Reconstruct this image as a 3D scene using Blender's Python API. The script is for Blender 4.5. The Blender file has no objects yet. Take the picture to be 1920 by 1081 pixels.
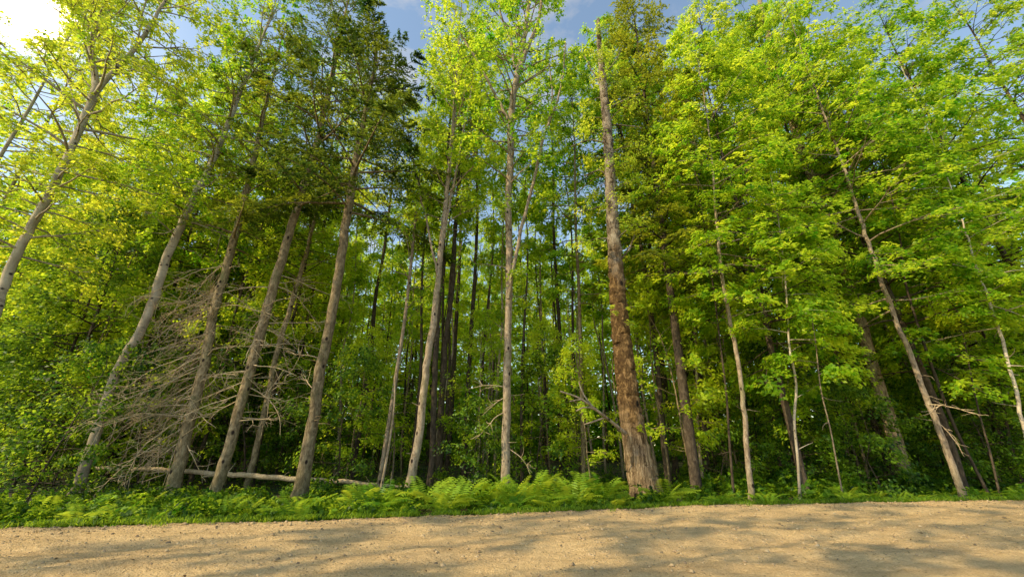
import bpy, math, numpy as np
from mathutils import Vector

# ------------------------------------------------------------------ basics
SC = bpy.context.scene
COL = SC.collection
F, CX, CY = 760.0, 960.0, 540.5          # focal length and centre of the photograph, in its pixels
PITCH, CAM_H = math.radians(21.5), 1.2
SP, CP = math.sin(PITCH), math.cos(PITCH)
SUN_AZ = math.radians(-119)               # measured from +Y, negative is to the left
SUN_EL = math.radians(38)
SUN = np.array([math.sin(SUN_AZ)*math.cos(SUN_EL), math.cos(SUN_AZ)*math.cos(SUN_EL), math.sin(SUN_EL)])

def ray(px, py):
    u, v = (px-CX)/F, (CY-py)/F
    return np.array([u, CP-SP*v, SP+CP*v])
def wfix(px):
    return .73/math.sqrt(1+1.1*((px-CX)/F)**2)
def at_y(px, py, Y):
    d = ray(px, py); t = Y/d[1]
    return np.array([d[0]*t, Y, CAM_H+d[2]*t]), t
def on_ground(px, py, z=0.0):
    d = ray(px, py); t = (z-CAM_H)/d[2]
    return np.array([d[0]*t, d[1]*t, z])

EDGE = np.array([on_ground(*p)[:2] for p in [(-500, 1004), (0, 991), (480, 980), (960, 964), (1280, 950), (1600, 943), (1920, 938), (2300, 935)]])
_s0 = (EDGE[1]-EDGE[0])/(EDGE[1]-EDGE[0])[0]; _s1 = (EDGE[-1]-EDGE[-2])/(EDGE[-1]-EDGE[-2])[0]
def edge_y(x):
    x = np.asarray(x, float)
    y = np.interp(x, EDGE[:, 0], EDGE[:, 1])
    y = np.where(x < EDGE[0, 0], EDGE[0, 1]+(x-EDGE[0, 0])*.18, y)
    y = np.where(x > EDGE[-1, 0], EDGE[-1, 1]+(x-EDGE[-1, 0])*.18, y)
    return y
def snoise(x, y, s=1.0, k=0.0):
    return (np.sin(x*1.3*s+k+1.7*np.sin(y*.7*s+k*2))*np.cos(y*1.1*s-k+1.3*np.sin(x*.9*s+k)) +
            .5*np.sin(x*2.9*s+y*2.3*s+k*3)*np.cos(y*3.1*s-x*1.7*s+k))/1.5
def ground_z(x, y):
    x = np.asarray(x, float); y = np.asarray(y, float)
    d = y-edge_y(x)
    road = .02*snoise(x, y, .9)
    bank = -.16*np.clip(d/.7, 0, 1)+.45*np.clip((d-3)/25, 0, 2.5)+.07*snoise(x, y, .6, 2)*np.clip(d, 0, 1)
    return np.where(d < 0, road, road+bank)

def link(o):
    COL.objects.link(o); return o
def tag(o, label, cat, group=None, kind=None):
    if label: o['label'] = label
    if cat: o['category'] = cat
    if group: o['group'] = group
    if kind: o['kind'] = kind
    return o
def empty(name, loc, label, cat, group=None):
    o = link(bpy.data.objects.new(name, None)); o.empty_display_size = .2
    o.location = tuple(float(v) for v in loc)
    return tag(o, label, cat, group)
def build_mesh(name, V, Fq, mat, tint=None, smooth=False):
    V = np.asarray(V, np.float32); Fq = np.asarray(Fq, np.int32)
    me = bpy.data.meshes.new(name)
    me.vertices.add(len(V)); me.vertices.foreach_set('co', V.ravel())
    k = Fq.shape[1]
    me.loops.add(Fq.size); me.loops.foreach_set('vertex_index', Fq.ravel())
    me.polygons.add(len(Fq)); me.polygons.foreach_set('loop_start', np.arange(0, Fq.size, k, dtype=np.int32))
    if tint is not None:
        a = me.attributes.new('tint', 'FLOAT', 'FACE'); a.data.foreach_set('value', np.asarray(tint, np.float32))
    me.update(calc_edges=True)
    if smooth: me.polygons.foreach_set('use_smooth', np.ones(len(Fq), bool))
    me.materials.append(mat)
    return me
def obj(name, me, parent=None, loc=(0, 0, 0)):
    o = link(bpy.data.objects.new(name, me)); o.location = tuple(float(v) for v in loc)
    if parent: o.parent = parent
    return o
def copy_tree(root):
    r = root.copy(); link(r)
    for ch in list(root.children):
        c = ch.copy(); link(c); c.parent = r
    return r

def unit(v):
    return v/np.maximum(np.linalg.norm(v, axis=-1, keepdims=True), 1e-9)

# ------------------------------------------------------------------ wood: tubes gathered into one mesh
class Wood:
    def __init__(s): s.V = []; s.Q = []; s.n = 0
    def tube(s, P, R, sides=6, lump=0.0, rng=None, ridge=None):
        P = np.asarray(P, float); R = np.asarray(R, float); n = len(P)
        T = np.gradient(P, axis=0); T = unit(T)
        m = unit(P[-1]-P[0]); ref = np.array([0., 1, 0]) if abs(m[1]) < .8 else np.array([1., 0, 0])
        A = unit(np.cross(T, ref)); B = np.cross(A, T)
        th = np.arange(sides)*2*math.pi/sides
        rr = R[:, None]*np.ones((1, sides))
        if lump and rng is not None:
            ph = rng.uniform(0, 6.28, 4); z = np.cumsum(np.r_[0, np.linalg.norm(np.diff(P, axis=0), axis=1)])[:, None]
            rr = rr*(1+lump*(np.sin(th*2+ph[0]+z*.7)+.7*np.sin(th*3+ph[1]-z*1.9)+.5*np.sin(th+ph[2]+z*4.1)))
            rr = rr*(1+rng.normal(0, lump*.25, rr.shape))
        if ridge is not None: rr = ridge(th[None, :], P, rr)
        V = P[:, None, :]+rr[..., None]*(np.cos(th)[None, :, None]*A[:, None, :]+np.sin(th)[None, :, None]*B[:, None, :])
        i = np.arange(n-1)[:, None]*sides; j = np.arange(sides)[None, :]; k = (j+1) % sides
        Q = np.stack([i+j, i+k, i+sides+k, i+sides+j], -1).reshape(-1, 4)+s.n
        s.V.append(V.reshape(-1, 3)); s.Q.append(Q); s.n += n*sides
    def mesh(s, name, mat, origin=(0, 0, 0)):
        return build_mesh(name, np.concatenate(s.V)-np.asarray(origin), np.concatenate(s.Q), mat, smooth=True)

GLOW = np.array([-.698, .403, .592])  # direction of the glow painted into the sky, not of the sun lamp
def near_glow(C, org=(0, 0, 0)):
    d = unit(C+np.asarray(org)-np.array([0, 0, CAM_H])); return d@GLOW > math.cos(math.radians(1.9))
class Leaves:
    """many small leaf faces, gathered into one crown mesh"""
    def __init__(s): s.C = []; s.U = []; s.N = []; s.L = []; s.W = []; s.T = []
    def add(s, C, U, N, L, W, T):
        s.C.append(C); s.U.append(U); s.N.append(N); s.L.append(L); s.W.append(W); s.T.append(T)
    def count(s): return sum(len(c) for c in s.C)
    def mesh(s, name, mat, origin=(0, 0, 0)):
        C = np.concatenate(s.C)-np.asarray(origin); U = unit(np.concatenate(s.U)); N = unit(np.concatenate(s.N))
        L = np.concatenate(s.L)[:, None]; W = np.concatenate(s.W)[:, None]; T = np.concatenate(s.T)
        S = unit(np.cross(N, U)); N2 = np.cross(U, S)
        V = np.stack([C-U*L*.5, C-U*L*.06+S*W*.5+N2*W*.14, C+U*L*.5-N2*L*.12, C-U*L*.06-S*W*.5+N2*W*.14], 1)
        Q = np.arange(len(C)*4).reshape(-1, 4)
        return build_mesh(name, V.reshape(-1, 3), Q, mat, tint=T)

def resample(P, R, step):
    P = np.asarray(P, float); R = np.asarray(R, float)
    d = np.r_[0, np.cumsum(np.linalg.norm(np.diff(P, axis=0), axis=1))]
    n = max(3, int(d[-1]/step)+1); t = np.linspace(0, d[-1], n)
    # smooth (Catmull-Rom-like) interpolation through the points
    out = np.empty((n, 3)); m = np.gradient(P, d, axis=0)
    i = np.clip(np.searchsorted(d, t, 'right')-1, 0, len(d)-2); h = (d[i+1]-d[i]); u = ((t-d[i])/h)[:, None]; h = h[:, None]
    out = (2*u**3-3*u**2+1)*P[i]+(u**3-2*u**2+u)*h*m[i]+(-2*u**3+3*u**2)*P[i+1]+(u**3-u**2)*h*m[i+1]
    return out, np.interp(t, d, R)

def curve(rng, p0, az, el, length, bend=0.0, n=7, wob=.16):
    P = [np.asarray(p0, float)]; st = length/(n-1)
    for i in range(n-1):
        az += rng.normal(0, wob); el += bend/(n-1)+rng.normal(0, wob*.5)
        P.append(P[-1]+st*np.array([math.cos(el)*math.sin(az), math.cos(el)*math.cos(az), math.sin(el)]))
    return np.array(P)

def sprays(rng, lv, C, D, r, k, leaf, tint, thick=.16, wn=.45, aspect=.55, droop=.15):
    """flat sprays of leaves: C centres (m,3), D outward directions (m,3)"""
    C = np.asarray(C); D = np.asarray(D, float).copy(); m = len(C)
    if m == 0: return
    D[:, 2] = D[:, 2]*.3-droop; D = unit(D)
    up = np.array([0, 0, 1.]); S = unit(np.cross(D, up)); N = np.cross(S, D)
    rr = (r*rng.uniform(.6, 1.3, m))[:, None]
    # several twiglets per spray, leaves sit along them
    nt = max(2, k//7); tw = rng.integers(0, nt, (m, k)); ta = rng.uniform(-1.25, 1.25, (m, nt)); tl = rng.uniform(.5, 1.15, (m, nt))
    a = np.take_along_axis(ta, tw, 1); l = np.take_along_axis(tl, tw, 1)*rng.uniform(.12, 1, (m, k))
    jit = rng.normal(0, .10, (m, k, 2))
    x = (np.cos(a)*l+jit[..., 0]-.25)*rr; y = (np.sin(a)*l*.85+jit[..., 1])*rr
    zz = rng.normal(0, thick, (m, k))*rr-.18*(x**2+y**2)/rr
    P = C[:, None]+x[..., None]*D[:, None]+y[..., None]*S[:, None]+zz[..., None]*N[:, None]
    side = np.where(rng.random((m, k)) < .5, 1, -1)*rng.uniform(.3, 1.1, (m, k)); aa = a+side
    U = np.cos(aa)[..., None]*D[:, None]+np.sin(aa)[..., None]*S[:, None]+rng.normal(0, .2, (m, k, 3))
    NN = N[:, None]+rng.normal(0, wn, (m, k, 3))
    L = leaf*rng.uniform(.65, 1.25, (m, k))
    T = np.clip(tint-.04+rng.normal(0, .22, (m, 1))+rng.normal(0, .15, (m, k)), 0, 1)
    lv.add(P.reshape(-1, 3), U.reshape(-1, 3), NN.reshape(-1, 3), L.ravel(), (L*aspect).ravel(), T.ravel())

def broadleaf_crown(rng, wood, lv, TP, TR, h0, top, nb, Lmax, k=24, leaf=.09, tint=.5, el=(.15, .9), spray_r=.38,
                    shape=1.0, org=(0, 0, 0), nsub=4, az0=None, azw=math.pi, thick=.16, dens=1.0, wn=.45, skip=None, lmin=.25):
    """TP/TR trunk points, h0..top heights over which branches leave the trunk"""
    z = TP[:, 2]; C = []; D = []
    for i in range(nb):
        f = (i+rng.uniform(0, 1))/nb; h = h0+(top-h0)*f
        p = np.array([np.interp(h, z, TP[:, 0]), np.interp(h, z, TP[:, 1]), h]); tr = np.interp(h, z, TR)
        az = (az0 if az0 is not None else 0)+(rng.uniform(-azw, azw) if az0 is not None else i*2.4+rng.normal(0, .5))
        prof = (lmin+(1-lmin)*math.sin(math.pi*min(1, (f*.8+.18)))**shape)
        L = Lmax*prof*rng.uniform(.65, 1.15)
        e0 = el[0]+(el[1]-el[0])*f+rng.normal(0, .12)
        B = curve(rng, p, az, e0, L, bend=-.35 if e0 < .6 else -.15, n=7)
        r0 = min(tr*.55, .008+.011*L)
        wood.tube(B, np.linspace(r0, .004, len(B)), 5)
        for j in range(nsub):
            s = rng.uniform(.28, .95); q = np.array([np.interp(s*6, np.arange(7), B[:, c]) for c in range(3)])
            sg = 1 if (j % 2) else -1
            az2 = az+sg*rng.uniform(.4, 1.1); L2 = ((1-s)*L*.55+.28*L**.5)*rng.uniform(.7, 1.2)
            B2 = curve(rng, q, az2, e0*.4+rng.normal(0, .15), L2, bend=-.3, n=4)
            wood.tube(B2, np.linspace(r0*.45, .003, 4), 3)
            C += [B2[-1], B2[2]]; D += [B2[-1]-B2[-2], B2[2]-B2[1]]
            if L2 > .8: C.append(B2[1]); D.append(B2[1]-B2[0])
        C += [B[-1], B[-2]]; D += [B[-1]-B[-2]]*2
    C = np.array(C); D = np.array(D)
    keep = rng.random(len(C)) < dens
    keep &= ~near_glow(C, org)
    if skip is not None: keep &= ~skip(C)
    sprays(rng, lv, C[keep], D[keep], spray_r, k, leaf, tint, thick=thick, wn=wn)

def needle_crown(rng, wood, lv, TP, TR, h0, top, nb, Lmax, tint=.15, droop=-.15, dens=1.0, Lmin=.35, needle=.13, nk=7, az0=None, azw=3.2, step=.13):
    z = TP[:, 2]
    for i in range(nb):
        f = (i+rng.uniform(0, 1))/nb; h = h0+(top-h0)*f
        p = np.array([np.interp(h, z, TP[:, 0]), np.interp(h, z, TP[:, 1]), h]); tr = np.interp(h, z, TR)
        az = i*2.4+rng.normal(0, .4) if az0 is None else az0+rng.uniform(-azw, azw)
        L = (Lmin+(1-Lmin)*(1-f)**.8)*Lmax*rng.uniform(.6, 1.1)
        B = curve(rng, p, az, .25+droop+.5*f, L, bend=-.25, n=8, wob=.08)
        wood.tube(B, np.linspace(min(tr*.5, .006+.012*L), .004, 8), 4)
        if rng.random() > dens: continue
        m = max(6, int(L/step)); s = np.sort(rng.uniform(.18, 1, m)); q = np.stack([np.interp(s*7, np.arange(8), B[:, c]) for c in range(3)], 1)
        T = unit(np.gradient(B, axis=0)); tq = unit(np.stack([np.interp(s*7, np.arange(8), T[:, c]) for c in range(3)], 1))
        S = unit(np.cross(tq, [0, 0, 1.])); sg = np.where(np.arange(m) % 2, 1, -1)[:, None]
        bl = (.22+.42*np.sqrt(L)*np.sin(np.clip(1-s, 0.06, 1)*2.2))*rng.uniform(.6, 1.1, m)
        bd = unit(tq*.75+S*sg+rng.normal(0, .15, (m, 3))+np.array([0, 0, -.12]))
        u = rng.uniform(.1, 1, (m, nk)); P = q[:, None]+bd[:, None]*(bl[:, None]*u)[..., None]; P[..., 2] -= (u*bl[:, None])**2*.35
        P = P+rng.normal(0, .025, P.shape)
        ns = np.where(rng.random((m, nk)) < .5, 1, -1)[..., None]
        U = bd[:, None]*.9+ns*np.cross(bd, [0, 0, 1.])[:, None]*rng.uniform(.2, .9, (m, nk, 1))+rng.normal(0, .25, (m, nk, 3))
        N = np.array([0, 0, 1.])+rng.normal(0, .5, (m, nk, 3))
        Ln = needle*rng.uniform(.7, 1.3, (m, nk)); Tt = np.clip(tint+.12*rng.normal()+rng.normal(0, .1, (m, nk)), 0, 1)
        lv.add(P.reshape(-1, 3), U.reshape(-1, 3), N.reshape(-1, 3), Ln.ravel(), Ln.ravel()*.26, Tt.ravel())

# ------------------------------------------------------------------ materials
def new_mat(name):
    m = bpy.data.materials.new(name); m.use_nodes = True; nt = m.node_tree; nt.nodes.clear(); return m, nt
def N_(nt, typ, **kw):
    n = nt.nodes.new(typ)
    for k, v in kw.items():
        if k.startswith('_'): n.inputs[k[1:]].default_value = v
        else: setattr(n, k, v)
    return n
def ramp(nt, stops, src=None):
    r = nt.nodes.new('ShaderNodeValToRGB'); e = r.color_ramp.elements
    while len(e) > 1: e.remove(e[-1])
    e[0].position = stops[0][0]; e[0].color = (*stops[0][1], 1)
    for p, c in stops[1:]:
        x = e.new(p); x.color = (*c, 1)
    if src is not None: nt.links.new(src, r.inputs[0])
    return r.outputs[0]
def noise(nt, co, scale, detail=3, rough=.55, dist=0.0, out=0):
    n = nt.nodes.new('ShaderNodeTexNoise'); n.inputs['Scale'].default_value = scale; n.inputs['Detail'].default_value = detail
    n.inputs['Roughness'].default_value = rough; n.inputs['Distortion'].default_value = dist
    nt.links.new(co, n.inputs['Vector']); return n.outputs[out]
def mapped(nt, co, scale):
    m = nt.nodes.new('ShaderNodeMapping'); m.inputs['Scale'].default_value = scale; nt.links.new(co, m.inputs['Vector']); return m.outputs[0]
def math_(nt, op, a, b=None, c=None, clamp=False):
    n = nt.nodes.new('ShaderNodeMath'); n.operation = op; n.use_clamp = clamp
    for i, v in enumerate((a, b, c)):
        if v is None: continue
        if isinstance(v, (int, float)): n.inputs[i].default_value = v
        else: nt.links.new(v, n.inputs[i])
    return n.outputs[0]
def mixc(nt, fac, a, b, mode='MIX'):
    n = nt.nodes.new('ShaderNodeMix'); n.data_type = 'RGBA'; n.blend_type = mode
    for i, v in ((0, fac), (6, a), (7, b)):
        if isinstance(v, (int, float)): n.inputs[i].default_value = v
        elif isinstance(v, tuple): n.inputs[i].default_value = (*v, 1)
        else: nt.links.new(v, n.inputs[i])
    return n.outputs[2]

def leaf_mat(name, dark, mid, light, tdark, tlight, trans=.5, rough=.45, vary=.22):
    m, nt = new_mat(name); L = nt.links
    out = N_(nt, 'ShaderNodeOutputMaterial'); at = N_(nt, 'ShaderNodeAttribute', attribute_name='tint'); oi = N_(nt, 'ShaderNodeObjectInfo')
    geo = N_(nt, 'ShaderNodeNewGeometry')
    big = noise(nt, geo.outputs['Position'], .35, 2)
    f = math_(nt, 'ADD', at.outputs['Fac'], math_(nt, 'MULTIPLY', math_(nt, 'SUBTRACT', oi.outputs['Random'], .5), vary))
    f = math_(nt, 'ADD', f, math_(nt, 'MULTIPLY', math_(nt, 'SUBTRACT', big, .5), .7), clamp=True)
    c1 = ramp(nt, [(0, dark), (.5, mid), (1, light)], f)
    c2 = ramp(nt, [(0, tdark), (1, tlight)], f)
    p = N_(nt, 'ShaderNodeBsdfPrincipled'); p.inputs['Roughness'].default_value = rough; p.inputs['Specular IOR Level'].default_value = .28
    L.new(c1, p.inputs['Base Color'])
    t = N_(nt, 'ShaderNodeBsdfTranslucent'); L.new(c2, t.inputs['Color'])
    mx = N_(nt, 'ShaderNodeMixShader'); mx.inputs[0].default_value = trans
    L.new(p.outputs[0], mx.inputs[1]); L.new(t.outputs[0], mx.inputs[2]); L.new(mx.outputs[0], out.inputs['Surface'])
    return m

M = {}
M['leaf'] = leaf_mat('broadleaf', (.02, .07, .004), (.18, .37, .012), (.50, .62, .03), (.16, .50, .010), (.96, 1.0, .05), trans=.6)
M['leaf_gold'] = leaf_mat('sun_gold_leaf', (.04, .10, .005), (.22, .39, .015), (.54, .62, .045), (.26, .54, .012), (1.0, .97, .07), trans=.6)  # gold of sunlight and haze put into the leaf colour
M['leaf_low'] = leaf_mat('understory_shade_leaf', (.010, .035, .004), (.05, .13, .008), (.24, .40, .025), (.05, .22, .008), (.75, .92, .05), trans=.5, vary=.4)  # understory greens darkened in colour to deepen the forest shade
M['leaf_far'] = leaf_mat('sun_brightened_leaf', (.05, .13, .006), (.29, .48, .02), (.58, .68, .04), (.34, .68, .015), (.98, 1.0, .06), trans=.6)  # far leaves lightened in colour to look sunlit
M['needle'] = leaf_mat('needles', (.022, .055, .010), (.07, .13, .014), (.30, .34, .02), (.07, .18, .02), (.85, .82, .04), trans=.45, rough=.5)
M['fern'] = leaf_mat('fern_frond', (.02, .08, .008), (.09, .24, .016), (.30, .46, .035), (.12, .42, .015), (.8, .9, .06), trans=.45, vary=.6)

def bark_mat(name, kind):
    m, nt = new_mat(name); L = nt.links
    out = N_(nt, 'ShaderNodeOutputMaterial'); tc = N_(nt, 'ShaderNodeTexCoord'); co = tc.outputs['Object']
    p = N_(nt, 'ShaderNodeBsdfPrincipled'); p.inputs['Roughness'].default_value = .88; p.inputs['Specular IOR Level'].default_value = .15
    bump = N_(nt, 'ShaderNodeBump')
    sep = N_(nt, 'ShaderNodeSeparateXYZ'); L.new(co, sep.inputs[0]); z = sep.outputs['Z']
    oi = N_(nt, 'ShaderNodeObjectInfo')
    if kind == 'birch':
        base = ramp(nt, [(.3, (.26, .21, .15)), (.5, (.42, .35, .26)), (.75, (.58, .51, .40))], noise(nt, mapped(nt, co, (3, 3, 1.2)), 1.6, 4))
        marks = noise(nt, mapped(nt, co, (2.2, 2.2, 15)), 1.4, 4, .65, .6)
        mk = ramp(nt, [(.60, (0, 0, 0)), (.68, (1, 1, 1))], marks)
        eyes = nt.nodes.new('ShaderNodeTexVoronoi'); eyes.inputs['Scale'].default_value = 1.0; L.new(mapped(nt, co, (3.2, 3.2, 4.2)), eyes.inputs['Vector'])
        ey = ramp(nt, [(.12, (1, 1, 1)), (.2, (0, 0, 0))], math_(nt, 'ADD', eyes.outputs['Distance'], math_(nt, 'MULTIPLY', marks, .05)))
        col = mixc(nt, mk, base, (.10, .075, .055)); col = mixc(nt, ey, col, (.045, .035, .03))
        foot = ramp(nt, [(0, (1, 1, 1)), (1, (0, 0, 0))], math_(nt, 'ADD', math_(nt, 'MULTIPLY', z, .5), math_(nt, 'SUBTRACT', marks, .5)))
        col = mixc(nt, math_(nt, 'MULTIPLY', foot, .7), col, (.11, .09, .06))
        h = marks; st = .25
    elif kind == 'big':
        fib = noise(nt, mapped(nt, co, (16, 16, 1.3)), 1.2, 6, .65, .8)
        low = ramp(nt, [(.36, (.05, .030, .014)), (.5, (.26, .17, .09)), (.64, (.5, .36, .21))], fib)
        mid = ramp(nt, [(.3, (.035, .018, .01)), (.5, (.13, .075, .028)), (.68, (.42, .26, .11))], noise(nt, mapped(nt, co, (7, 7, 5)), 1.2, 6, .7, .4))
        hi = ramp(nt, [(.38, (.06, .042, .028)), (.48, (.24, .185, .13)), (.66, (.5, .42, .32))], noise(nt, mapped(nt, co, (5, 5, 2.2)), 1.2, 6, .7, .4))
        nz = math_(nt, 'ADD', z, math_(nt, 'MULTIPLY', math_(nt, 'SUBTRACT', noise(nt, mapped(nt, co, (3, 3, .9)), 1, 3), .5), 3.0))
        f1 = ramp(nt, [(0, (0, 0, 0)), (1, (1, 1, 1))], math_(nt, 'DIVIDE', math_(nt, 'SUBTRACT', nz, 1.6), .9, clamp=True))
        f2 = ramp(nt, [(0, (0, 0, 0)), (1, (1, 1, 1))], math_(nt, 'DIVIDE', math_(nt, 'SUBTRACT', nz, 6.0), 1.6, clamp=True))
        col = mixc(nt, f2, mixc(nt, f1, low, mid), hi)
        kn = nt.nodes.new('ShaderNodeTexVoronoi'); kn.inputs['Scale'].default_value = 1.0; L.new(mapped(nt, co, (2.6, 2.6, 1.5)), kn.inputs['Vector'])
        col = mixc(nt, ramp(nt, [(.10, (1, 1, 1)), (.15, (0, 0, 0))], kn.outputs['Distance']), col, (.02, .014, .01))
        h = math_(nt, 'ADD', fib, noise(nt, mapped(nt, co, (30, 30, 14)), 1.2, 4)); st = .9
    else:
        cols = {'spruce': [(.30, (.06, .042, .022)), (.5, (.25, .185, .105)), (.7, (.46, .36, .22))],
                'grey': [(.30, (.10, .07, .045)), (.5, (.33, .25, .17)), (.72, (.52, .42, .30))],
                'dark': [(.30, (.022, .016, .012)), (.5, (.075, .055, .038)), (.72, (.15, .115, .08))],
                'dead': [(.25, (.26, .18, .10)), (.5, (.56, .42, .26)), (.75, (.78, .64, .44))]}[kind]
        sc = noise(nt, mapped(nt, co, (9, 9, 4.5)), 1.4, 6, .7, .5)
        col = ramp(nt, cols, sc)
        big = noise(nt, mapped(nt, co, (2, 2, .8)), 1.1, 3)
        lich = ramp(nt, [(.55, (0, 0, 0)), (.7, (1, 1, 1))], big)
        if kind in ('spruce', 'grey'):
            col = mixc(nt, math_(nt, 'MULTIPLY', lich, .6), col, (.17, .18, .07))
            moss = ramp(nt, [(0, (1, 1, 1)), (1, (0, 0, 0))], math_(nt, 'ADD', math_(nt, 'MULTIPLY', z, .6), math_(nt, 'MULTIPLY', big, .8)))
            col = mixc(nt, math_(nt, 'MULTIPLY', moss, .75), col, (.06, .075, .02))
            kn = nt.nodes.new('ShaderNodeTexVoronoi'); kn.inputs['Scale'].default_value = 1.0; L.new(mapped(nt, co, (3.4, 3.4, 2.3)), kn.inputs['Vector'])
            col = mixc(nt, ramp(nt, [(.10, (1, 1, 1)), (.16, (0, 0, 0))], kn.outputs['Distance']), col, (.03, .02, .015))
        h = sc; st = .6
    var = math_(nt, 'ADD', .78, math_(nt, 'MULTIPLY', oi.outputs['Random'], .44))
    hv = N_(nt, 'ShaderNodeHueSaturation'); L.new(col, hv.inputs['Color']); L.new(var, hv.inputs['Value'])
    L.new(hv.outputs[0], p.inputs['Base Color']); L.new(h, bump.inputs['Height']); bump.inputs['Strength'].default_value = st; bump.inputs['Distance'].default_value = .06
    L.new(bump.outputs[0], p.inputs['Normal']); L.new(p.outputs[0], out.inputs['Surface'])
    return m
for k in ('birch', 'big', 'spruce', 'grey', 'dark', 'dead'): M[k] = bark_mat(k+'_bark', k)

def ground_mats():
    m, nt = new_mat('sandy_dirt'); L = nt.links
    out = N_(nt, 'ShaderNodeOutputMaterial'); g = N_(nt, 'ShaderNodeNewGeometry'); co = g.outputs['Position']
    p = N_(nt, 'ShaderNodeBsdfPrincipled'); p.inputs['Roughness'].default_value = .95; p.inputs['Specular IOR Level'].default_value = .1
    a = noise(nt, mapped(nt, co, (1, 1.6, 1)), .8, 6, .6, .4); b = noise(nt, co, 9, 6, .7); c = noise(nt, co, 55, 4, .7)
    col = ramp(nt, [(.3, (.56, .36, .17)), (.5, (.80, .54, .26)), (.7, (.94, .68, .36))], a)
    col = mixc(nt, .55, col, ramp(nt, [(.3, (.40, .25, .11)), (.55, (.80, .54, .27)), (.75, (.96, .74, .42))], b))
    col = mixc(nt, .5, col, ramp(nt, [(.28, (.28, .17, .08)), (.5, (.76, .52, .26)), (.72, (.96, .78, .48))], c))
    sp = nt.nodes.new('ShaderNodeTexVoronoi'); sp.inputs['Scale'].default_value = 16; L.new(co, sp.inputs['Vector'])
    pit = ramp(nt, [(.12, (1, 1, 1)), (.22, (0, 0, 0))], sp.outputs['Distance'])
    msk = ramp(nt, [(.50, (0, 0, 0)), (.62, (1, 1, 1))], noise(nt, co, 2.2, 3))
    col = mixc(nt, math_(nt, 'MULTIPLY', math_(nt, 'MULTIPLY', pit, msk), .75), col, (.13, .085, .05))
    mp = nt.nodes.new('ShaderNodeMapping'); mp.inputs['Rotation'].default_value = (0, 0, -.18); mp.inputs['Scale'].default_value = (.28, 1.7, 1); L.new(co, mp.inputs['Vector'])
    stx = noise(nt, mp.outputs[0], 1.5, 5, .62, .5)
    col = mixc(nt, math_(nt, 'MULTIPLY', ramp(nt, [(.46, (0, 0, 0)), (.62, (1, 1, 1))], stx), .22), col, (.27, .165, .085))  # tree shade imitated by darker streaks in the road colour
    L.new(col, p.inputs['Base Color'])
    bm = N_(nt, 'ShaderNodeBump'); bm.inputs['Strength'].default_value = 1.0; bm.inputs['Distance'].default_value = .07
    L.new(math_(nt, 'SUBTRACT', math_(nt, 'ADD', b, math_(nt, 'MULTIPLY', c, .45)), math_(nt, 'MULTIPLY', pit, .3)), bm.inputs['Height'])
    L.new(bm.outputs[0], p.inputs['Normal']); L.new(p.outputs[0], out.inputs['Surface']); M['road'] = m
    m, nt = new_mat('leaf_litter'); L = nt.links
    out = N_(nt, 'ShaderNodeOutputMaterial'); g = N_(nt, 'ShaderNodeNewGeometry'); co = g.outputs['Position']
    p = N_(nt, 'ShaderNodeBsdfPrincipled'); p.inputs['Roughness'].default_value = .95
    a = noise(nt, co, 14, 6, .7); b = noise(nt, co, .7, 4)
    col = ramp(nt, [(.3, (.018, .013, .008)), (.5, (.06, .042, .024)), (.72, (.15, .10, .055))], a)
    col = mixc(nt, ramp(nt, [(.42, (0, 0, 0)), (.58, (1, 1, 1))], b), col, (.02, .045, .01))
    L.new(col, p.inputs['Base Color'])
    bm = N_(nt, 'ShaderNodeBump'); bm.inputs['Strength'].default_value = 1; bm.inputs['Distance'].default_value = .05; L.new(a, bm.inputs['Height'])
    L.new(bm.outputs[0], p.inputs['Normal']); L.new(p.outputs[0], out.inputs['Surface']); M['litter'] = m
    m, nt = new_mat('stone_grit'); L = nt.links
    out = N_(nt, 'ShaderNodeOutputMaterial'); g = N_(nt, 'ShaderNodeNewGeometry')
    p = N_(nt, 'ShaderNodeBsdfPrincipled'); p.inputs['Roughness'].default_value = .9
    L.new(ramp(nt, [(0, (.14, .10, .06)), (.35, (.36, .25, .14)), (.8, (.46, .33, .18)), (1, (.52, .39, .23))], g.outputs['Random Per Island']), p.inputs['Base Color'])
    L.new(p.outputs[0], out.inputs['Surface']); M['grit'] = m
ground_mats()

# ------------------------------------------------------------------ ground, road
def sheet(name, xs, ys, zf, mat):
    X, Y = np.meshgrid(xs, ys); V = np.stack([X, Y, zf(X, Y)], -1).reshape(-1, 3)
    nx, ny = len(xs), len(ys); i = np.arange(ny-1)[:, None]*nx; j = np.arange(nx-1)[None]
    Q = np.stack([i+j, i+j+1, i+nx+j+1, i+nx+j], -1).reshape(-1, 4)
    return build_mesh(name, V, Q, mat, smooth=True)
xs = np.unique(np.r_[np.linspace(-400, -40, 30), np.linspace(-40, 40, 161), np.linspace(40, 400, 30)])
ys = np.unique(np.r_[np.linspace(-400, -20, 20), np.linspace(-20, 50, 141), np.linspace(50, 400, 30)])
def floor_z(X, Y):
    d = Y-edge_y(X)
    return np.where(d < .1, -.12, ground_z(X, Y)-.0)
tag(obj('forest_floor', sheet('forest_floor', xs, ys, floor_z, M['litter'])), 'dark leaf litter covering the forest floor', 'ground', kind='structure')
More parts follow.
